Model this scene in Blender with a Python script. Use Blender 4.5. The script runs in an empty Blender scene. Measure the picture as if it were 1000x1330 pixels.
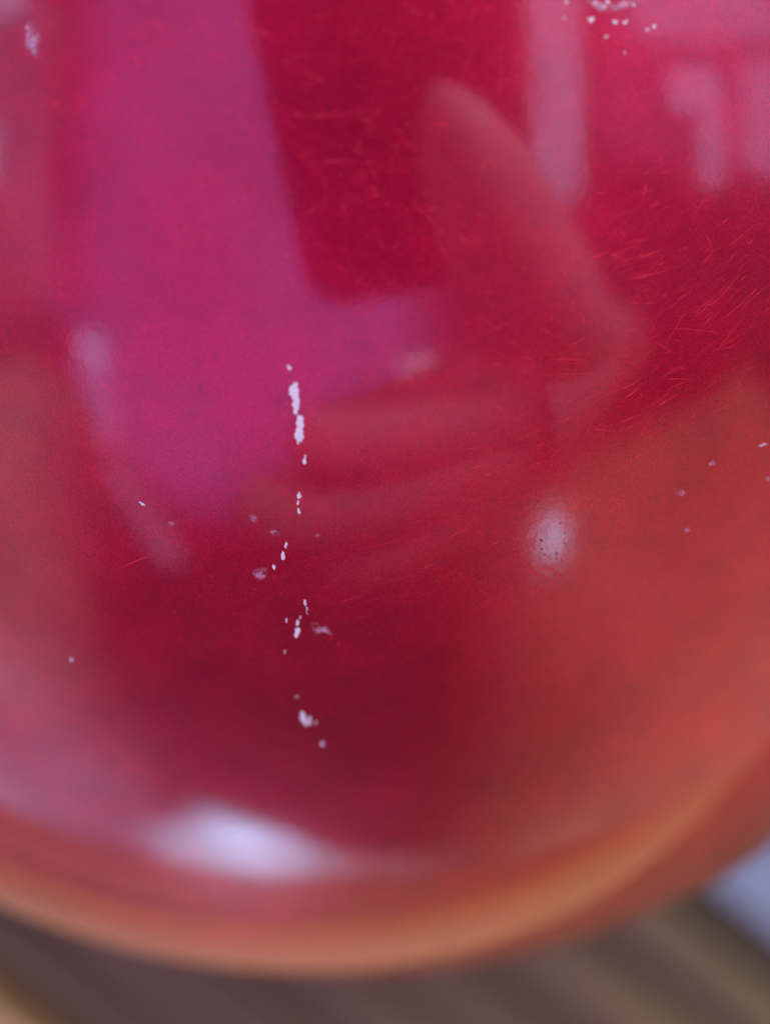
import bpy, bmesh, math, random
from mathutils import Vector, Matrix, noise
S = bpy.context.scene
COL = S.collection
rnd = random.Random(11)
# ------------------------------------------------------------------ camera
cam_data = bpy.data.cameras.new('camera')
cam = bpy.data.objects.new('camera', cam_data); COL.objects.link(cam)
cam.location = (0.00536, 0.00418, 0.28297)
cam.rotation_euler = (math.radians(-12.0), 0, 0)
cam_data.sensor_fit = 'VERTICAL'; cam_data.sensor_height = 24.0
cam_data.lens = 36.09
cam_data.clip_start = 0.002; cam_data.clip_end = 100
cam_data.dof.use_dof = True
cam_data.dof.focus_distance = 0.1095
cam_data.dof.aperture_fstop = 6.2
S.camera = cam
# ------------------------------------------------------------------ light
W = bpy.data.worlds.new('World'); S.world = W; W.use_nodes = True
bg = W.node_tree.nodes['Background']
bg.inputs[0].default_value = (0.9, 0.62, 0.6, 1); bg.inputs[1].default_value = 0.10
S.view_settings.view_transform = 'Standard'; S.view_settings.look = 'None'
S.view_settings.exposure = 0.0; S.view_settings.gamma = 1.0
S.view_settings.use_curve_mapping = False
S.cycles.use_denoising = True
S.cycles.sample_clamp_indirect = 6.0
# place, width axis, height axis, size (m), radiance, shape: lamps added as stand-ins for the windows, lit ceiling and walls that the lacquer mirrors
LAMPS = [
    ('ceiling_glow', (-0.169, -0.061, 1.439), (0.994, 0.0, 0.111), (0.012, 0.998, 0.069), 1.508, 2.311, (1.1, 0.52, 2.1), 'RECTANGLE', (0.16, 0.3, 0, 0.1), [(0.72, 0.69, -0.216, 0.08), (-0.22, 0.97, 0.06, 0.16)]),
    ('ceiling_glow', (-0.986, 0.135, 1.332), (0.792, 0.026, 0.61), (0.05, 0.997, -0.063), 0.523, 1.392, (0.95, 0.6, 1.2), 'RECTANGLE', (0.1, 0.3, 0.3, 0.1), ()),
    ('window_and_patch_light', (-0.746, -0.374, 1.433), (0.871, -0.027, 0.49), (0.003, 0.961, 0.278), 0.135, 0.163, (1.6, 1.8, 3.3), 'ELLIPSE', (0.15, 0.15, 0.15, 0.15), ()),  # this and the next two: lamps standing in for an unidentified pale strip
    ('window_and_patch_light', (-0.714, -0.551, 1.382), (0.862, 0.038, 0.506), (-0.21, 0.929, 0.305), 0.147, 0.342, (0.85, 0.8, 1.6), 'RECTANGLE', (0.3, 0.3, 0.1, 0.1), ()),
    ('window_and_patch_light', (-0.582, -0.871, 1.258), (0.823, 0.163, 0.545), (-0.517, 0.777, 0.358), 0.149, 0.454, (0.95, 0.85, 1.7), 'RECTANGLE', (0.3, 0.3, 0.1, 0.1), ()),
    ('window_and_patch_light', (0.739, 0.461, 1.494), (0.888, -0.039, -0.458), (-0.084, 0.961, -0.263), 0.214, 0.872, (1.5, 2.1, 3.9), 'RECTANGLE', (0.1, 0.1, 0.05, 0.05), ()),
    ('window_and_patch_light', (1.145, 0.425, 1.236), (0.706, -0.06, -0.706), (-0.092, 0.958, -0.271), 0.248, 0.168, (1.3, 1.7, 3.2), 'RECTANGLE', (0.15, 0.15, 0.1, 0.1), ()),
    ('window_and_patch_light', (1.205, 0.225, 1.23), (0.679, -0.04, -0.733), (-0.065, 0.989, -0.13), 0.137, 0.244, (1.2, 1.7, 3.2), 'RECTANGLE', (0.2, 0.2, 0.1, 0), ()),
    ('window_and_patch_light', (1.345, 0.32, 1.013), (0.561, -0.061, -0.826), (-0.097, 0.974, -0.203), 0.328, 0.405, (1.1, 1.4, 2.6), 'RECTANGLE', (0.15, 0.15, 0.1, 0.1), ()),
    ('window_and_patch_light', (1.119, 0.704, 1.075), (0.678, -0.1, -0.728), (-0.139, 0.869, -0.474), 0.712, 0.411, (1.1, 1.3, 2.4), 'RECTANGLE', (0.15, 0.15, 0.15, 0.1), ()),
    ('window_and_patch_light', (1.12, 0.424, 1.191), (0.704, -0.062, -0.707), (-0.093, 0.956, -0.277), 0.802, 0.819, (0.95, 0.32, 0.9), 'RECTANGLE', (0.08, 0.1, 0.3, 0.1), ()),  # weak pink fill lamp added between the mirrored windows
    ('window_and_patch_light', (0.541, -0.759, 0.956), (0.864, 0.069, -0.499), (0.08, 0.76, 0.646), 0.119, 0.266, (4.5, 9, 14), 'ELLIPSE', (0.5, 0.5, 0.5, 0.5), ()),
    ('round_light', (0.244, -0.382, 1.292), (0.979, 0.007, -0.202), (0.019, 0.951, 0.308), 0.162, 0.129, (3, 3.6, 5), 'ELLIPSE', (0.2, 0.2, 0.2, 0.2), ()),  # round lamp added for the pale spot at the fingertip
    ('window_and_patch_light', (-1.031, 0.212, 1.26), (0.743, 0.039, 0.668), (0.065, 0.99, -0.125), 0.196, 0.272, (1.7, 2.0, 3.6), 'RECTANGLE', (0.1, 0.3, 0.2, 0.2), ()),
    ('window_and_patch_light', (-0.942, 0.654, 1.163), (0.765, 0.094, 0.637), (0.11, 0.883, -0.456), 0.309, 0.237, (2.0, 2.2, 3.8), 'RECTANGLE', (0.1, 0.4, 0.4, 0.1), ()),
    ('wall_glow', (0.747, -1.056, 0.413), (0.775, 0.246, -0.582), (0.209, 0.248, 0.946), 1.376, 2.305, (0.9, 0.62, 0.38), 'RECTANGLE', (0.42, 0.1, 0.25, 0.12), ()),  # warm lit wall put in as a faint glowing lamp
    ('wall_glow', (-0.778, -0.825, 0.822), (0.761, -0.117, 0.638), (-0.086, 0.664, 0.743), 0.658, 1.467, (1.15, 0.92, 0.92), 'RECTANGLE', (0.1, 0.65, 0.3, 0.12), ()),
    ('wall_glow', (-0.631, -1.182, 0.271), (0.669, -0.248, 0.7), (-0.147, 0.181, 0.973), 0.841, 1.243, (1.1, 1.0, 1.7), 'RECTANGLE', (0.1, 0.6, 0.3, 0.5), ()),
    ('window_and_patch_light', (-0.232, -1.304, 0.05), (0.825, -0.125, -0.55), (0.202, -0.112, 0.973), 0.532, 0.434, (4, 7.4, 11.5), 'RECTANGLE', (0.35, 0.65, 0.75, 0.14), ()),
    ('wall_glow', (-0.053, -1.386, -0.043), (0.996, -0.032, -0.082), (-0.023, -0.056, 0.998), 0.939, 0.447, (1.0, 0.75, 0.85), 'RECTANGLE', (0.2, 0.5, 0.2, 0.25), ()),  # warm lamp band added to fill the dark gap above the table
]
def area(name, loc, ax, ay, w, h, rgb, shape, soft=(0, 0, 0, 0), cuts=()):
    """an area lamp; soft fades its left, right, bottom, top edge over that fraction, cuts are slanted edges that shape its mirrored patch"""
    d = bpy.data.lights.new(name, 'AREA'); o = bpy.data.objects.new(name, d); COL.objects.link(o)
    z = (Vector(loc) - Vector((0, 0, .12))).normalized()
    if w >= h:
        x = Vector(ax); y = z.cross(x).normalized(); x = y.cross(z).normalized()
    else:
        y = Vector(ay); x = y.cross(z).normalized(); y = z.cross(x).normalized()
    o.matrix_world = Matrix.Translation(loc) @ Matrix((x, y, z)).transposed().to_4x4()
    d.shape = shape; d.size = w; d.size_y = h
    m = max(rgb); d.color = tuple(c / m for c in rgb)
    d.energy = m * w * h * math.pi * (1 if shape == 'RECTANGLE' else math.pi / 4)
    if any(soft) or cuts:
        d.use_nodes = True; nt = d.node_tree; em = nt.nodes['Emission']
        g = nt.nodes.new('ShaderNodeNewGeometry'); sp = nt.nodes.new('ShaderNodeSeparateXYZ')
        nt.links.new(g.outputs['Parametric'], sp.inputs[0])
        nz = nt.nodes.new('ShaderNodeTexNoise'); nz.inputs['Scale'].default_value = 3.2; nz.inputs['Detail'].default_value = 4
        nt.links.new(g.outputs['Parametric'], nz.inputs['Vector'])
        wob = nt.nodes.new('ShaderNodeMapRange'); wob.inputs[1].default_value = .25; wob.inputs[2].default_value = .75
        wob.inputs[3].default_value = -.07; wob.inputs[4].default_value = 0; nt.links.new(nz.outputs[0], wob.inputs[0])
        shade = nt.nodes.new('ShaderNodeMapRange'); shade.inputs[1].default_value = .3; shade.inputs[2].default_value = .7
        shade.inputs[3].default_value = .68; shade.inputs[4].default_value = 1.2; nt.links.new(nz.outputs[0], shade.inputs[0])
        fac = shade.outputs[0]
        lines = [((1, 0, 0), soft[0]), ((-1, 0, 1), soft[1]), ((0, 1, 0), soft[2]), ((0, -1, 1), soft[3])]
        lines = [l for l in lines if l[1] > 0] + [((q[0], q[1], q[2]), q[3]) for q in cuts]
        for (a, b, c), sf in lines:
            m1 = nt.nodes.new('ShaderNodeMath'); m1.operation = 'MULTIPLY_ADD'; m1.inputs[1].default_value = a; m1.inputs[2].default_value = c
            nt.links.new(sp.outputs[0], m1.inputs[0])
            m2 = nt.nodes.new('ShaderNodeMath'); m2.operation = 'MULTIPLY_ADD'; m2.inputs[1].default_value = b
            nt.links.new(sp.outputs[1], m2.inputs[0]); nt.links.new(m1.outputs[0], m2.inputs[2])
            ad = nt.nodes.new('ShaderNodeMath'); nt.links.new(m2.outputs[0], ad.inputs[0]); nt.links.new(wob.outputs[0], ad.inputs[1])
            r = nt.nodes.new('ShaderNodeMapRange'); r.interpolation_type = 'SMOOTHSTEP'; r.inputs[2].default_value = sf
            nt.links.new(ad.outputs[0], r.inputs[0])
            if fac is None: fac = r.outputs[0]
            else:
                k = nt.nodes.new('ShaderNodeMath'); k.operation = 'MULTIPLY'
                nt.links.new(fac, k.inputs[0]); nt.links.new(r.outputs[0], k.inputs[1]); fac = k.outputs[0]
        nt.links.new(fac, em.inputs['Strength'])
    return o
for l in LAMPS:
    area(*l)
# unseen key lamp added behind the ball, to light it and the hand
area('key_light', (0.25, 1.25, 0.80), (1, 0, 0), (0, 0, 1), 1.5, 0.9, (4.5, 4.2, 4.4), 'RECTANGLE')
area('side_fill_light', (1.5, -0.1, 0.25), (0, 1, 0), (0, 0, 1), 0.9, 0.4, (3.0, 3.2, 3.6), 'RECTANGLE')  # unseen fill lamp added on the right side
for sx, pw, tgt, cone in ((.28, 42, (.056, .002, .251), 15), (-.22, 9, (.02, -.04, .251), 24)):  # unseen spots added low behind the ball to brighten the hand's underside
    sd = bpy.data.lights.new('hand_fill_spot', 'SPOT'); so = bpy.data.objects.new('hand_fill_spot', sd); COL.objects.link(so)
    so.location = (sx, .50, .03); sd.energy = pw; sd.color = (1, .80, .98); sd.shadow_soft_size = .03
    sd.spot_size = math.radians(cone); sd.spot_blend = 1
    so.rotation_euler = (Vector(tgt) - so.location).to_track_quat('-Z', 'Y').to_euler()
wd = bpy.data.lights.new('table_fill_spot', 'SPOT'); wo = bpy.data.objects.new('table_fill_spot', wd); COL.objects.link(wo)  # unseen warm spot added to brighten the planks mirrored along the rim
wo.location = (1.25, .12, .55); wd.energy = 125; wd.color = (1, .86, .68); wd.shadow_soft_size = .05
wd.spot_size = math.radians(46); wd.spot_blend = .9
wo.rotation_euler = (Vector((.24, -.60, 0)) - wo.location).to_track_quat('-Z', 'Y').to_euler()
# ------------------------------------------------------------------ materials
def mat(name):
    m = bpy.data.materials.new(name); m.use_nodes = True
    nt = m.node_tree; p = nt.nodes['Principled BSDF']
    return m, nt, p
def nd(nt, t, **kw):
    n = nt.nodes.new(t)
    for k, v in kw.items(): setattr(n, k, v)
    return n
def ramp(nt, src, p0, c0, p1, c1):
    r = nd(nt, 'ShaderNodeValToRGB')
    r.color_ramp.elements[0].position = p0; r.color_ramp.elements[0].color = c0
    r.color_ramp.elements[1].position = p1; r.color_ramp.elements[1].color = c1
    nt.links.new(src, r.inputs[0]); return r
def noise_tex(nt, co, scale, detail=3, rough=.55):
    n = nd(nt, 'ShaderNodeTexNoise'); n.inputs['Scale'].default_value = scale
    n.inputs['Detail'].default_value = detail; n.inputs['Roughness'].default_value = rough
    nt.links.new(co, n.inputs['Vector']); return n

# candy-red lacquer: red metallic ground under a clear coat
m_red, nt, p = mat('red_lacquer')
co = nd(nt, 'ShaderNodeTexCoord').outputs['Object']
n1 = noise_tex(nt, co, 60, 4); n2 = noise_tex(nt, co, 9000, 1, .5); n3 = noise_tex(nt, co, 420, 4, .65)
c1 = ramp(nt, n1.outputs[0], .3, (.44, .003, .038, 1), .7, (.56, .005, .052, 1))
c2 = ramp(nt, n2.outputs[0], .3, (.66, .66, .70, 1), .7, (1.25, 1.22, 1.2, 1))
mul = nd(nt, 'ShaderNodeMix', data_type='RGBA', blend_type='MULTIPLY'); mul.inputs[0].default_value = 1
nt.links.new(c1.outputs[0], mul.inputs[6]); nt.links.new(c2.outputs[0], mul.inputs[7])
mp = nd(nt, 'ShaderNodeMapping'); mp.inputs['Rotation'].default_value = (.5, .3, .7); mp.inputs['Scale'].default_value = (1, 1.25, 1)
nt.links.new(co, mp.inputs[0])
n4 = noise_tex(nt, mp.outputs[0], 200, 8, .72)                      # brushed, worn ground under the clear coat
c4 = ramp(nt, n4.outputs[0], .3, (.83, .85, .88, 1), .7, (1.15, 1.11, 1.06, 1))
mul2 = nd(nt, 'ShaderNodeMix', data_type='RGBA', blend_type='MULTIPLY'); mul2.inputs[0].default_value = 1
nt.links.new(mul.outputs[2], mul2.inputs[6]); nt.links.new(c4.outputs[0], mul2.inputs[7])
nt.links.new(mul2.outputs[2], p.inputs['Base Color'])
p.inputs['Metallic'].default_value = .85
rr = nd(nt, 'ShaderNodeMapRange'); rr.inputs[3].default_value = .40; rr.inputs[4].default_value = .54
nt.links.new(n3.outputs[0], rr.inputs[0]); nt.links.new(rr.outputs[0], p.inputs['Roughness'])
p.inputs['Coat Weight'].default_value = 1.0; rc = nd(nt, 'ShaderNodeMapRange'); rc.inputs[1].default_value = .35; rc.inputs[2].default_value = .7; rc.inputs[3].default_value = .06; rc.inputs[4].default_value = .13
nt.links.new(n1.outputs[0], rc.inputs[0]); nt.links.new(rc.outputs[0], p.inputs['Coat Roughness'])
p.inputs['Coat IOR'].default_value = 1.52
b1 = nd(nt, 'ShaderNodeBump'); b1.inputs['Strength'].default_value = .25; b1.inputs['Distance'].default_value = .00004
nt.links.new(n2.outputs[0], b1.inputs['Height']); nt.links.new(b1.outputs[0], p.inputs['Normal'])
b2 = nd(nt, 'ShaderNodeBump'); b2.inputs['Strength'].default_value = .06; b2.inputs['Distance'].default_value = .0002
nt.links.new(n3.outputs[0], b2.inputs['Height']); nt.links.new(b2.outputs[0], p.inputs['Coat Normal'])

m_chip, nt, p = mat('bare_white_primer')
co = nd(nt, 'ShaderNodeTexCoord').outputs['Object']
c = ramp(nt, noise_tex(nt, co, 1500, 3).outputs[0], .3, (.86, .93, .92, 1), .65, (.96, .99, .97, 1))
nt.links.new(c.outputs[0], p.inputs['Base Color']); p.inputs['Roughness'].default_value = .5

m_smud, nt, p = mat('scuff_glow_lacquer')
co = nd(nt, 'ShaderNodeTexCoord').outputs['Object']
p.inputs['Base Color'].default_value = (.80, .42, .55, 1); p.inputs['Roughness'].default_value = .5
at = nd(nt, 'ShaderNodeAttribute', attribute_name='amount')
c = ramp(nt, noise_tex(nt, co, 1600, 4, .7).outputs[0], .38, (0, 0, 0, 1), .62, (1, 1, 1, 1))
k = nd(nt, 'ShaderNodeMath', operation='MULTIPLY'); nt.links.new(c.outputs[0], k.inputs[0]); nt.links.new(at.outputs['Fac'], k.inputs[1])
nt.links.new(k.outputs[0], p.inputs['Alpha'])

m_edge, nt, p = mat('broken_lacquer_edge')
p.inputs['Base Color'].default_value = (.12, .004, .03, 1); p.inputs['Roughness'].default_value = .6
m_pit, nt, p = mat('dark_pit')
p.inputs['Base Color'].default_value = (.10, .03, .06, 1); p.inputs['Roughness'].default_value = .7

m_scr, nt, p = mat('scratched_lacquer')
p.inputs['Base Color'].default_value = (1, .04, .09, 1); p.inputs['Metallic'].default_value = .4; p.inputs['Roughness'].default_value = .45
at = nd(nt, 'ShaderNodeAttribute', attribute_name='amount')
nt.links.new(at.outputs['Fac'], p.inputs['Alpha'])

def wood(name, a, b, rough=.5):
    m, nt, p = mat(name)
    co = nd(nt, 'ShaderNodeTexCoord').outputs['Object']
    mp = nd(nt, 'ShaderNodeMapping'); mp.inputs['Scale'].default_value = (1, 14, 14)
    nt.links.new(co, mp.inputs[0])
    n = noise_tex(nt, mp.outputs[0], 9, 6, .65)
    c = ramp(nt, n.outputs[0], .3, (*a, 1), .7, (*b, 1)); nt.links.new(c.outputs[0], p.inputs['Base Color'])
    p.inputs['Roughness'].default_value = rough
    bp = nd(nt, 'ShaderNodeBump'); bp.inputs['Strength'].default_value = .3; bp.inputs['Distance'].default_value = .001
    nt.links.new(n.outputs[0], bp.inputs['Height']); nt.links.new(bp.outputs[0], p.inputs['Normal'])
    return m
m_brown = wood('brown_shaded_wood', (.065, .050, .020), (.25, .195, .080))  # shade beside the ball put into this dark brown
m_honey = wood('honey_wood', (.62, .46, .16), (.80, .62, .26))  # brightness of the lit corner put into this colour
m_grey = wood('blue_grey_sheen_wood', (.25, .38, .42), (.33, .48, .54), .4)  # window sheen on the plank put into its blue grey colour
m_dark = wood('dark_red_brown_wood', (.26, .12, .07), (.38, .18, .10))
m_orange = wood('orange_brown_wood', (.54, .30, .07), (.72, .44, .13))

# ------------------------------------------------------------------ helpers
def link(name, me, m=None, parent=None):
    o = bpy.data.objects.new(name, me); COL.objects.link(o)
    if m: me.materials.append(m)
    o.parent = parent
    return o
def tag(o, label, cat=None, group=None, kind=None):
    o['label'] = label
    if cat: o['category'] = cat
    if group: o['group'] = group
    if kind: o['kind'] = kind
    return o
def bm_mesh(name, bm, smooth=False):
    me = bpy.data.meshes.new(name); bm.normal_update(); bm.to_mesh(me); bm.free()
    if smooth:
        for q in me.polygons: q.use_smooth = True
    return me

# ------------------------------------------------------------------ tabletop of planks
ANG = math.radians(-40)
def plank_mesh(w, length, h, grooves):
    """a board with milled grooves along its length, rounded edges"""
    prof = [(-w/2, -h), (-w/2, -.002), (-w/2 + .002, 0)]
    for g in grooves:
        prof += [(g - .0032, 0), (g - .0020, -.0032), (g + .0020, -.0032), (g + .0032, 0)]
    prof += [(w/2 - .002, 0), (w/2, -.002), (w/2, -h)]
    bm = bmesh.new()
    ends = [[bm.verts.new((sx * length / 2, y, z)) for y, z in prof] for sx in (-1, 1)]
    n = len(prof)
    for i in range(n):
        j = (i + 1) % n
        bm.faces.new((ends[0][i], ends[0][j], ends[1][j], ends[1][i]))
    bm.faces.new(ends[0]); bm.faces.new(ends[1][::-1])
    bmesh.ops.recalc_face_normals(bm, faces=bm.faces)
    return bm_mesh('plank', bm)
table = bpy.data.objects.new('plank_table', None); COL.objects.link(table)
table.rotation_euler.z = ANG
tag(table, 'low table of mixed wooden planks under the red ball', 'table')
PITCH = .104
specs = {0: ('plank under the ball, its window sheen coloured blue grey', m_grey, []),
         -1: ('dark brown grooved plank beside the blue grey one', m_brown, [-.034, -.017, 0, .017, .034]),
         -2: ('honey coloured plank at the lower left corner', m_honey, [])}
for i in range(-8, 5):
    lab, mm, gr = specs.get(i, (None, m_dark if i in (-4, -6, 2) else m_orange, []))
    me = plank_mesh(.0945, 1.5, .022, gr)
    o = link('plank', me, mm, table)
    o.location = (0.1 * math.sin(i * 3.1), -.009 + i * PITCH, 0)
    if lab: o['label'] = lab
for x in (-.5, .5):
    bm = bmesh.new(); bmesh.ops.create_cube(bm, size=1)
    bmesh.ops.scale(bm, vec=(.05, 13 * PITCH, .03), verts=bm.verts)
    bmesh.ops.translate(bm, vec=(x, -.009 - 2 * PITCH, -.0371), verts=bm.verts)
    bmesh.ops.bevel(bm, geom=bm.edges[:], offset=.002, segments=1, affect='EDGES')
    link('crossbar', bm_mesh('crossbar', bm), m_brown, table)

# ------------------------------------------------------------------ the ball
R = .09; CZ = R - .0012
ball = bpy.data.objects.new('lacquered_ball', None); COL.objects.link(ball)
ball.location = (0, 0, 0)
tag(ball, 'glossy red lacquered ball with chipped and scratched paint on wooden planks', 'ball')
bm = bmesh.new()
bmesh.ops.create_uvsphere(bm, u_segments=256, v_segments=128, radius=R)
for v in bm.verts:                       # flattened underneath where it stands
    if v.co.z < -CZ: v.co.z = -CZ
for fc in bm.faces: fc.smooth = True
me = bpy.data.meshes.new('body'); bm.to_mesh(me); bm.free()
body = link('body', me, m_red, ball); body.location = (0, 0, CZ)

def on_ball(az, el, lift=0.0):
    a, e = math.radians(az), math.radians(el)
    return Vector((math.sin(a) * math.cos(e), math.cos(a) * math.cos(e), math.sin(e))) * (R + lift)
def ragged(pts, amp, rounds=2):
    for _ in range(rounds):
        out = []
        for i, a in enumerate(pts):
            b = pts[(i + 1) % len(pts)]
            d = b - a; nrm = a.normalized(); side = nrm.cross(d)
            out += [a, (a + b) / 2 + side * rnd.uniform(-amp, amp)]
        pts = out
    return [q.normalized() for q in pts]
def patch(name, poly, m, lift, amp, amount=None):
    """a thin flake of the ball's skin: raised cap with a skirt into the lacquer"""
    pts = ragged([on_ball(a, e) / R for a, e in poly], amp)
    c = sum(pts, Vector()).normalized()
    bm = bmesh.new()
    lay = bm.verts.layers.float.new('amount') if amount is not None else None
    top = [bm.verts.new(q * (R + lift)) for q in pts]
    low = [] if lay else [bm.verts.new(q * (R - .00004)) for q in pts]
    if lay:
        mid = bm.verts.new(c * (R + lift * 1.5)); mid[lay] = amount
        inner = [bm.verts.new((q * .45 + c * .55).normalized() * (R + lift * 1.3)) for q in pts]
        for q in inner: q[lay] = amount
        for q in top: q[lay] = 0.0
        n = len(top)
        for i in range(n):
            j = (i + 1) % n
            bm.faces.new((top[i], top[j], inner[j], inner[i])); bm.faces.new((inner[i], inner[j], mid))
    else:
        fc = bm.faces.new(top); n = len(top)
        rim = [bm.verts.new((q + (q - c).normalized() * .00028).normalized() * (R + .000006)) for q in pts]
        for i in range(n):
            j = (i + 1) % n
            bm.faces.new((top[j], top[i], rim[i], rim[j])).material_index = 1
            bm.faces.new((rim[j], rim[i], low[i], low[j])).material_index = 1
        bmesh.ops.triangulate(bm, faces=[fc])
    bmesh.ops.recalc_face_normals(bm, faces=bm.faces)
    o = link(name, bm_mesh(name, bm), m, body)
    if amount is None: o.data.materials.append(m_edge)
    return o
CHIPS = [
    [[-174.98,84.25],[-176.12,84.25],[-176.5,83.99],[-176.93,83.85],[-176.9,83.58],[-177.35,83.44],[-177.02,83.16],[-177.33,83.08],[-176.63,82.99],[-176.57,82.85],[-175.78,82.79],[-175.09,82.87],[-175.28,83.04],[-174.64,83.18],[-175.18,83.43],[-174.21,83.55],[-173.41,83.65],[-173.2,83.82],[-173.19,84.03],[-174.1,84.11]],
    [[-176.57,82.83],[-177.39,82.78],[-178.47,82.75],[-178.64,82.47],[-178.9,82.26],[-178.76,81.98],[-179.14,81.77],[-178.76,81.71],[-178.54,81.52],[-177.84,81.59],[-177.4,81.42],[-176.94,81.47],[-176.91,81.58],[-176.18,81.72],[-176.09,81.96],[-176.55,82.07],[-176.18,82.14],[-176.67,82.18],[-176.43,82.46],[-176.63,82.64]],
    [[-171.04,85.02],[-172.2,84.91],[-173.06,84.82],[-172.61,84.76],[-171.28,84.76],[-170.99,84.86]],
    [[-179.12,80.98],[-179.64,80.95],[-179.45,80.73],[-179.7,80.59],[-179.4,80.49],[-178.7,80.54],[-178.57,80.73],[-178.99,80.8]],
    [[-177.87,79.23],[-178.13,79.08],[-178.14,78.9],[-177.72,78.86],[-177.36,78.93]],
    [[-177.65,78.82],[-177.8,78.71],[-177.57,78.55],[-177.33,78.57]],
    [[-177.75,78.44],[-178.0,78.33],[-178.18,78.15],[-177.85,78.11],[-177.54,78.22]],
    [[-175.46,76.74],[-175.76,76.59],[-175.6,76.36],[-175.2,76.4],[-175.21,76.62]],
    [[-174.8,76.26],[-175.21,76.04],[-175.17,75.77],[-174.75,75.78],[-174.56,76.03]],
    [[-173.26,75.5],[-173.76,75.42],[-173.73,75.21],[-173.41,75.23],[-173.15,75.36]],
    [[-178.83,73.72],[-179.26,73.71],[-179.34,73.49],[-179.11,73.37],[-178.77,73.53]],
    [[-178.16,72.86],[-178.41,72.82],[-178.32,72.58],[-178.11,72.67]],
    [[-177.86,72.62],[-178.06,72.52],[-177.95,72.28],[-177.69,72.28],[-177.63,72.47]],
    [[-177.53,72.13],[-178.14,72.17],[-178.22,71.99],[-177.89,71.69],[-177.63,71.57],[-177.4,71.68],[-177.49,71.93]],
    [[-178.21,67.12],[-178.58,67.16],[-178.86,66.96],[-179.1,66.51],[-179.09,66.22],[-178.77,66.22],[-178.36,66.5],[-178.21,66.78]],
    [[-179.28,66.85],[-179.54,66.85],[-179.47,66.28],[-179.22,66.26]],
    [[179.22,65.22],[178.94,64.92],[179.16,64.8],[179.45,64.92]],
    [[179.88,66.57],[179.74,66.45],[179.86,66.28],[-179.98,66.34]],
    [[-179.19,73.35],[-179.38,73.35],[-179.53,72.92],[-179.39,72.92]],
    [[-176.05,72.68],[-176.24,72.66],[-176.21,72.4],[-176.05,72.44]],
    [[-176.03,70.86],[-176.18,70.84],[-176.15,70.64],[-176.03,70.65]],
    [[-177.6,68.1],[-178.04,68.09],[-178.04,68.04],[-177.6,68.04]],
    [[49.9,73.87],[50.23,73.82],[50.14,73.66],[50.7,73.66],[50.71,73.86]],
    [[51.37,73.68],[51.54,73.45],[51.97,73.41],[51.97,73.61]],
    [[53.98,73.53],[54.46,73.5],[54.5,73.35],[54.85,73.5],[54.65,73.59]],
    [[54.68,73.22],[55.15,73.19],[55.21,72.98],[55.56,73.18],[55.31,73.26]],
    [[51.21,74.45],[51.7,74.38],[52.03,74.19],[52.21,74.44]],
    [[54.99,74.25],[55.39,74.23],[55.36,74.09],[55.65,74.22],[55.48,74.29]],
    [[57.51,72.5],[57.87,72.47],[57.92,72.33],[58.25,72.5]],
    [[57.72,72.09],[58.06,71.97],[58.38,72.07],[58.29,72.18]],
    [[48.4,75.31],[48.83,75.3],[48.83,75.17],[49.08,75.31]],
    [[53.58,72.38],[54.01,72.32],[54.38,72.36],[54.03,72.42]],
    [[46.95,74.82],[47.2,74.7],[47.69,74.65],[47.5,74.8]],
    [[51.09,73.34],[51.23,73.17],[51.7,73.22],[51.48,73.34]],
    [[58.78,73.87],[58.91,73.81],[59.27,73.87],[59.12,73.9]],
    [[-52.66,75.16],[-52.98,75.16],[-53.08,75.09],[-52.85,75.04],[-52.6,75.09]],
    [[-53.4,75.24],[-53.52,75.25],[-53.58,75.21],[-53.47,75.19],[-53.31,75.2]],
    [[-53.73,75.58],[-54.03,75.6],[-54.08,75.54],[-53.79,75.47],[-53.62,75.53]],
    [[-53.79,75.47],[-53.94,75.47],[-53.94,75.44],[-53.84,75.42],[-53.74,75.44]],
    [[-53.05,75.38],[-53.21,75.39],[-53.21,75.36],[-53.11,75.34],[-52.98,75.34]],
    [[-54.36,75.77],[-54.69,75.78],[-54.7,75.72],[-54.43,75.65],[-54.17,75.69]],
    [[-53.39,75.63],[-53.64,75.64],[-53.69,75.57],[-53.48,75.54],[-53.18,75.55]],
    [[-53.42,75.52],[-53.67,75.53],[-53.68,75.47],[-53.44,75.44],[-53.34,75.46]],
    [[-52.75,75.44],[-53.06,75.43],[-53.13,75.39],[-52.86,75.33],[-52.59,75.36]],
    [[-52.75,75.56],[-52.96,75.56],[-53.09,75.52],[-52.86,75.46],[-52.66,75.51]],
    [[-54.36,75.79],[-54.66,75.8],[-54.73,75.73],[-54.42,75.69],[-54.24,75.72]],
    [[-54.39,75.74],[-54.64,75.75],[-54.66,75.7],[-54.44,75.66],[-54.24,75.68]],
    [[-52.69,75.17],[-52.99,75.18],[-53.03,75.11],[-52.79,75.06],[-52.61,75.11]],
    [[-51.88,74.97],[-52.21,74.97],[-52.24,74.89],[-52.04,74.84],[-51.83,74.89]],
    [[-54.25,75.41],[-54.49,75.43],[-54.52,75.38],[-54.34,75.34],[-54.14,75.37]],
    [[-51.38,74.84],[-51.48,74.84],[-51.54,74.82],[-51.43,74.79],[-51.29,74.8]],
    [[-145.89,76.21],[-146.62,76.27],[-147.34,76.25],[-146.61,76.13]],
    [[114.0,66.55],[113.42,66.27],[113.46,66.01],[113.96,66.38]],
    [[-149.11,66.44],[-149.43,66.54],[-149.61,66.36],[-149.37,66.28]],
]
for q in CHIPS: patch('paint_chip', q, m_chip, .00002, .2)
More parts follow.
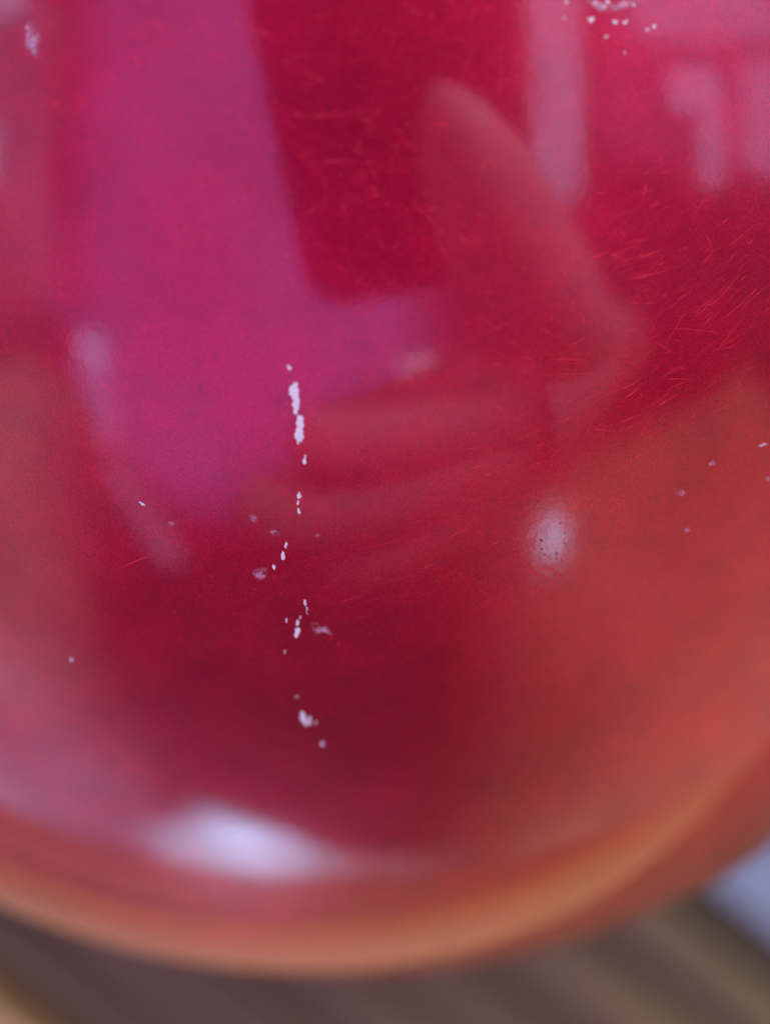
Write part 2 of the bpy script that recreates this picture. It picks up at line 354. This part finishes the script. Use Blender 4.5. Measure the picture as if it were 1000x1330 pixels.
SCUFFS_GLOWS = [
    [[-169.75,75.03],[-170.45,75.2],[-171.5,75.29],[-172.45,75.29],[-172.58,74.93],[-172.34,74.73],[-171.64,74.58],[-171.06,74.54],[-170.26,74.64],[-169.64,74.84]],
    [[-179.75,72.49],[179.03,72.58],[178.55,72.19],[178.0,72.33],[177.35,72.27],[176.74,71.77],[177.12,71.7],[177.67,71.98],[178.34,71.85],[178.84,72.05],[178.87,71.78],[179.39,71.75],[179.89,72.0],[-179.65,72.25]],
    [[-167.12,77.75],[-168.18,77.88],[-169.29,77.74],[-169.36,77.54],[-168.56,77.39],[-167.82,77.51]],
    [[-171.74,77.13],[-172.29,77.31],[-173.43,77.22],[-174.42,77.09],[-174.1,76.93],[-172.94,76.88],[-172.26,77.03]],
    [[178.72,77.16],[177.83,77.19],[177.81,77.03],[178.3,76.92],[179.0,76.97]],
    [[176.44,82.78],[175.51,82.73],[175.4,82.59],[175.11,82.41],[175.65,82.38],[176.31,82.56]],
    [[-151.64,75.84],[-152.53,76.14],[-154.36,76.25],[-153.68,75.94],[-152.53,75.78]],
    [[124.0,69.34],[122.96,69.14],[122.81,68.62],[123.83,68.82]],
    [[118.62,68.66],[117.86,68.49],[118.03,68.14],[118.79,68.37]],
    [[127.23,67.65],[126.63,67.46],[126.55,67.12],[127.29,67.3]],
    [[117.0,65.29],[116.53,65.03],[117.49,64.73],[117.49,65.0]],
    [[-53.6,75.01],[-51.63,74.91],[-50.43,74.96],[-50.49,75.3],[-52.65,75.8],[-54.97,76.13],[-55.43,75.82],[-54.93,75.35]],  # lilac glow around the specks, painted as a soft patch
    [[48.32,74.11],[54.57,71.54],[54.72,72.11],[52.88,73.55],[51.31,74.0],[49.59,74.14]],  # lilac glow around the tick marks, painted as a soft patch
]
for q in SCUFFS_GLOWS: patch('scuff_glow', q, m_smud, .00002, .08, .8)
PITS = [
    [[141.42,72.69],[141.52,72.67],[141.65,72.68],[141.66,72.74],[141.61,72.77],[141.46,72.77],[141.34,72.74]],
    [[142.19,72.32],[142.28,72.3],[142.37,72.33],[142.41,72.36],[142.36,72.39],[142.26,72.38],[142.19,72.35]],
    [[142.42,72.0],[142.47,71.99],[142.58,72.0],[142.59,72.03],[142.53,72.05],[142.45,72.06],[142.36,72.03]],
    [[140.87,71.64],[140.99,71.62],[141.13,71.65],[141.2,71.71],[141.08,71.73],[140.93,71.74],[140.86,71.69]],
    [[141.41,71.39],[141.52,71.38],[141.61,71.39],[141.63,71.43],[141.56,71.45],[141.48,71.45],[141.4,71.42]],
    [[137.55,72.77],[137.63,72.77],[137.71,72.78],[137.74,72.81],[137.67,72.83],[137.59,72.83],[137.53,72.8]],
    [[138.04,72.25],[138.1,72.23],[138.16,72.25],[138.17,72.27],[138.13,72.29],[138.05,72.29],[138.0,72.27]],
    [[139.12,71.8],[139.17,71.79],[139.26,71.8],[139.26,71.82],[139.22,71.85],[139.14,71.85],[139.1,71.82]],
    [[141.07,71.17],[141.14,71.16],[141.21,71.17],[141.24,71.21],[141.18,71.22],[141.11,71.23],[141.06,71.21]],
    [[143.07,70.78],[143.14,70.77],[143.23,70.78],[143.27,70.81],[143.22,70.84],[143.11,70.84],[143.08,70.81]],
    [[141.33,70.18],[141.38,70.17],[141.45,70.18],[141.46,70.21],[141.43,70.23],[141.37,70.22],[141.32,70.2]],
    [[145.73,69.79],[145.79,69.77],[145.9,69.78],[145.91,69.82],[145.87,69.85],[145.78,69.86],[145.72,69.83]],
    [[147.97,70.28],[148.01,70.27],[148.09,70.28],[148.12,70.31],[148.09,70.33],[148.0,70.33],[147.97,70.31]],
]
for q in PITS: patch('pit', q, m_pit, .000012, .05)
# hairline scratches, thin ribbons lying on the lacquer. One row for each worn place: azimuth, elevation, spread x and y (mm),
# direction and its scatter (degrees), length from and to (mm), how many, strength from and to
WORN = [
    [98.17,73.2,6.61,5.51,36,20,0.66,4.96,330,0.1,0.75],
    [99.32,73.13,6.07,5.51,-20,50,0.44,2.76,120,0.1,0.5],
    [92.37,76.38,2.16,0.54,14,5,1.08,4.32,40,0.3,0.9],
    [95.37,71.41,2.23,1.67,42,6,1.39,4.46,40,0.3,1],
    [112.57,77.4,2.69,0.54,-4,10,0.81,3.77,40,0.3,1],
    [116.29,73.63,4.96,2.48,32,18,0.83,3.31,90,0.2,0.9],
    [128.7,75.76,5.45,2.45,25,18,0.82,3.82,80,0.2,0.8],
    [23.58,83.88,2.88,0.1,4,3,2.1,5.76,6,0.3,0.8],
    [34.27,85.67,3.13,0.1,0,3,2.09,6.27,7,0.3,0.8],
    [97.94,83.55,3.67,3.15,-25,40,0.52,3.15,100,0.15,0.7],
    [46.3,87.53,3.65,2.61,5,40,0.42,1.56,110,0.15,0.6],
    [84.82,81.92,4.21,4.21,-20,45,0.53,3.16,100,0.15,0.6],
    [-24.91,82.0,1.32,1.59,-60,30,0.26,1.06,60,0.3,1],
    [-29.44,79.83,1.6,0.64,-25,6,1.6,4.81,14,0.3,0.7],
    [-60.16,77.81,0.65,0.16,-10,10,0.43,1.19,18,0.5,1],
    [-45.22,77.79,0.76,0.32,-20,10,0.43,1.08,14,0.5,1],
    [-26.24,85.26,0.42,3.15,-72,8,0.79,3.15,40,0.2,0.6],
    [17.77,80.89,7.93,2.64,10,60,0.26,1.06,260,0.15,0.6],
    [45.79,78.84,3.19,3.19,20,60,0.27,1.06,160,0.15,0.6],
    [64.95,74.36,4.9,3.81,30,60,0.27,1.09,260,0.15,0.5],
    [172.49,81.98,3.19,6.39,30,40,0.53,2.66,120,0.1,0.4],
    [170.79,75.1,6.08,2.21,18,8,1.11,4.98,130,0.1,0.55],
    [-170.89,73.02,3.38,2.25,-20,50,0.28,1.13,120,0.1,0.45],
    [151.74,77.6,3.25,2.71,35,12,0.54,2.17,160,0.1,0.5],
    [146.58,74.02,2.22,2.22,60,40,0.28,0.78,160,0.1,0.5],
    [144.09,70.3,3.98,1.42,-30,10,0.85,4.55,60,0.1,0.5],
    [175.19,70.57,7.44,4.01,20,60,0.23,1.15,260,0.1,0.4],
    [140.75,84.6,16.82,14.72,25,60,0.42,3.15,700,0.05,0.35],
    [71.69,79.43,3.19,3.19,-40,60,0.27,0.85,120,0.1,0.4],
    [176.66,87.98,3.14,0.21,0,12,0.26,1.05,20,0.4,0.9],
    [-83.82,83.18,4.24,7.96,-60,50,0.32,1.59,160,0.05,0.3],
    [11.82,85.99,4.7,4.7,-20,50,0.42,2.61,220,0.15,0.7],
    [-45.82,83.44,4.75,5.81,-50,40,0.42,2.64,160,0.1,0.6],
    [43.53,78.38,4.8,2.67,20,50,0.43,2.13,120,0.2,0.8],
    [31.23,84.66,6.8,6.28,10,60,0.42,2.35,260,0.1,0.8],
    [87.35,74.98,5.98,6.53,30,35,0.54,3.26,200,0.1,0.8],
    [-44.3,80.93,5.86,5.33,-30,50,0.32,2.13,140,0.1,0.6],
]
vs, fs, am = [], [], []
for az, el, sx, sy, ang, da, l0, l1, cnt, a0, a1 in WORN:
    c = on_ball(az, el).normalized()
    ex = Vector((0, 1, 0)).cross(c).normalized(); ey = c.cross(ex)
    for _ in range(cnt):
        x, y = rnd.gauss(0, sx) * .001, rnd.gauss(0, sy) * .001
        t = math.radians(rnd.gauss(ang, da)); ln = (l0 + (l1 - l0) * rnd.random()**1.8) * .001; k = rnd.gauss(0, .03)
        a = min(1, 1.8 * (a0 + (a1 - a0) * rnd.random()**2))
        w = .000008 + .000034 * rnd.random()**2.2; b = len(vs); n = 6; P = []
        for i in range(n):
            u = i / (n - 1) - .5
            s = ln * u; o = ln * k * (4 * u * u - 1) + rnd.gauss(0, .00001)
            q = c * R + ex * (x + math.cos(t) * s - math.sin(t) * o) + ey * (y + math.sin(t) * s + math.cos(t) * o)
            P.append(q.normalized() * (R + .000014 + rnd.uniform(0, .000004)))
        for i, q in enumerate(P):
            tt = P[min(i + 1, n - 1)] - P[max(i - 1, 0)]
            sd_ = q.normalized().cross(tt).normalized() * w * (1 - abs(2 * i / (n - 1) - 1)**3 * .9)
            vs += [q + sd_, q - sd_]; am += [a * (1 - abs(2 * i / (n - 1) - 1)**2) * rnd.uniform(.45, 1)] * 2
            if i: fs.append((b + 2*i - 2, b + 2*i - 1, b + 2*i + 1, b + 2*i))
me = bpy.data.meshes.new('hairline_scratches'); me.from_pydata(vs, [], fs)
at = me.attributes.new('amount', 'FLOAT', 'POINT'); at.data.foreach_set('value', am)
o = link('hairline_scratches', me, m_scr, body); o['kind'] = 'stuff'

# ------------------------------------------------------------------ what the lacquer mirrors: the phone and the hand over the ball
m_phone, nt, p = mat('black_phone_glass')
p.inputs['Base Color'].default_value = (.008, .008, .01, 1); p.inputs['Roughness'].default_value = .35
m_lens, nt, p = mat('lens_glass')
p.inputs['Base Color'].default_value = (.01, .01, .02, 1); p.inputs['Roughness'].default_value = .05
phone = bpy.data.objects.new('phone', None); COL.objects.link(phone)
tag(phone, 'dark phone held over the ball, mirrored in its lacquer', 'phone')
cm = Matrix.Translation(cam.location) @ cam.rotation_euler.to_matrix().to_4x4()
phone.matrix_world = cm @ Matrix.Translation((.0130, .0535, .006)) @ Matrix.Rotation(math.radians(11), 4, 'Z')
def slab(name, w, h, t, r, m, parent, off=(0, 0, 0)):
    bm = bmesh.new(); ring = []
    for cx, cy, a0 in ((w/2 - r, h/2 - r, 0), (-w/2 + r, h/2 - r, 90), (-w/2 + r, -h/2 + r, 180), (w/2 - r, -h/2 + r, 270)):
        for k in range(9):
            a = math.radians(a0 + k * 11.25); ring.append((cx + r * math.cos(a), cy + r * math.sin(a)))
    n = len(ring)
    e = t * .2
    rows = []
    for z, s in ((0, e), (e, 0), (t - e, 0), (t, e)):
        rows.append([bm.verts.new((x * (1 - 2 * s / w), y * (1 - 2 * s / h), z)) for x, y in ring])
    for a, b in zip(rows, rows[1:]):
        for i in range(n):
            j = (i + 1) % n; bm.faces.new((a[i], a[j], b[j], b[i]))
    bm.faces.new(rows[0][::-1]); bm.faces.new(rows[-1])
    bmesh.ops.recalc_face_normals(bm, faces=bm.faces)
    o = link(name, bm_mesh(name, bm), m, parent); o.location = off
    return o
slab('phone_body', .076, .158, .008, .014, m_phone, phone)
slab('camera_block', .030, .022, .0015, .006, m_lens, phone, (-.008, -.052, -.0015))

m_skin, nt, p = mat('skin')
p.inputs['Base Color'].default_value = (.64, .45, .52, 1); p.inputs['Roughness'].default_value = .5

m_sleeve, nt, p = mat('dark_sleeve')
p.inputs['Base Color'].default_value = (.02, .018, .03, 1); p.inputs['Roughness'].default_value = .9
H = {'palm': [(0.1124, -0.0457, 0.2977), (0.0813, -0.0365, 0.2732), (0.0603, -0.0349, 0.2575)], 'thumb': [(0.0537, -0.0192, 0.2542), (0.0395, 0.0017, 0.2477), (0.0299, 0.0185, 0.2441), (0.0232, 0.0321, 0.2412)], 'fingers': [[(0.0507, -0.0322, 0.2549), (0.0467, -0.034, 0.2553), (0.0426, -0.0352, 0.2556), (0.039, -0.0359, 0.2557)], [(0.05, -0.0401, 0.2566), (0.0317, -0.047, 0.2581), (0.0076, -0.0531, 0.2594), (-0.0112, -0.0574, 0.2603)], [(0.0494, -0.0486, 0.2584), (0.0295, -0.0654, 0.262), (-0.0032, -0.078, 0.2647), (-0.0293, -0.0845, 0.266)], [(0.0499, -0.0567, 0.2601), (0.0362, -0.0813, 0.2654), (0.0158, -0.0985, 0.269), (-0.0055, -0.1054, 0.2705)]], 'sleeve': [(0.1124, -0.0457, 0.2977), (0.152, -0.0535, 0.3177), (0.2304, -0.0661, 0.349)]}
def skinned(name, chains, m, parent, root=0):
    vs, es, rad = [], [], []
    for ch in chains:
        prev = None
        for pt, r in ch:
            k = next((i for i, q in enumerate(vs) if (q - Vector(pt)).length < 1e-6), None)
            if k is None:
                vs.append(Vector(pt)); rad.append(r); k = len(vs) - 1
            if prev is not None: es.append((prev, k))
            prev = k
    me = bpy.data.meshes.new(name); me.from_pydata(vs, es, [])
    o = link(name, me, m, parent)
    md = o.modifiers.new('skin', 'SKIN'); md.use_smooth_shade = True
    for i, sv in enumerate(me.skin_vertices[0].data):
        sv.radius = (rad[i], rad[i]); sv.use_root = (i == root)
    sb = o.modifiers.new('sub', 'SUBSURF'); sb.levels = 2; sb.render_levels = 2
    return o
person = bpy.data.objects.new('person', None); COL.objects.link(person)
tag(person, 'hand and dark sleeve held over the ball, mirrored in its lacquer', 'person')
wrist, mid, knuckle = H['palm']
chains = [[(wrist, .018), (mid, .0175), (knuckle, .0185)]]
chains.append([(mid, .0175)] + list(zip(H['thumb'], (.0195, .0165, .0128, .0028))))
for fi, ch in enumerate(H['fingers']):
    chains.append([(knuckle, .020)] + list(zip(ch, ((.0140, .0120, .0100, .0070), (.0165, .0160, .0140, .0090), (.0185, .0185, .0165, .011), (.019, .019, .018, .013))[fi])))
skinned('hand', chains, m_skin, person)
sl = H['sleeve']
skinned('sleeve', [[(sl[0], .023), (sl[1], .030), (sl[2], .040)]], m_sleeve, person)
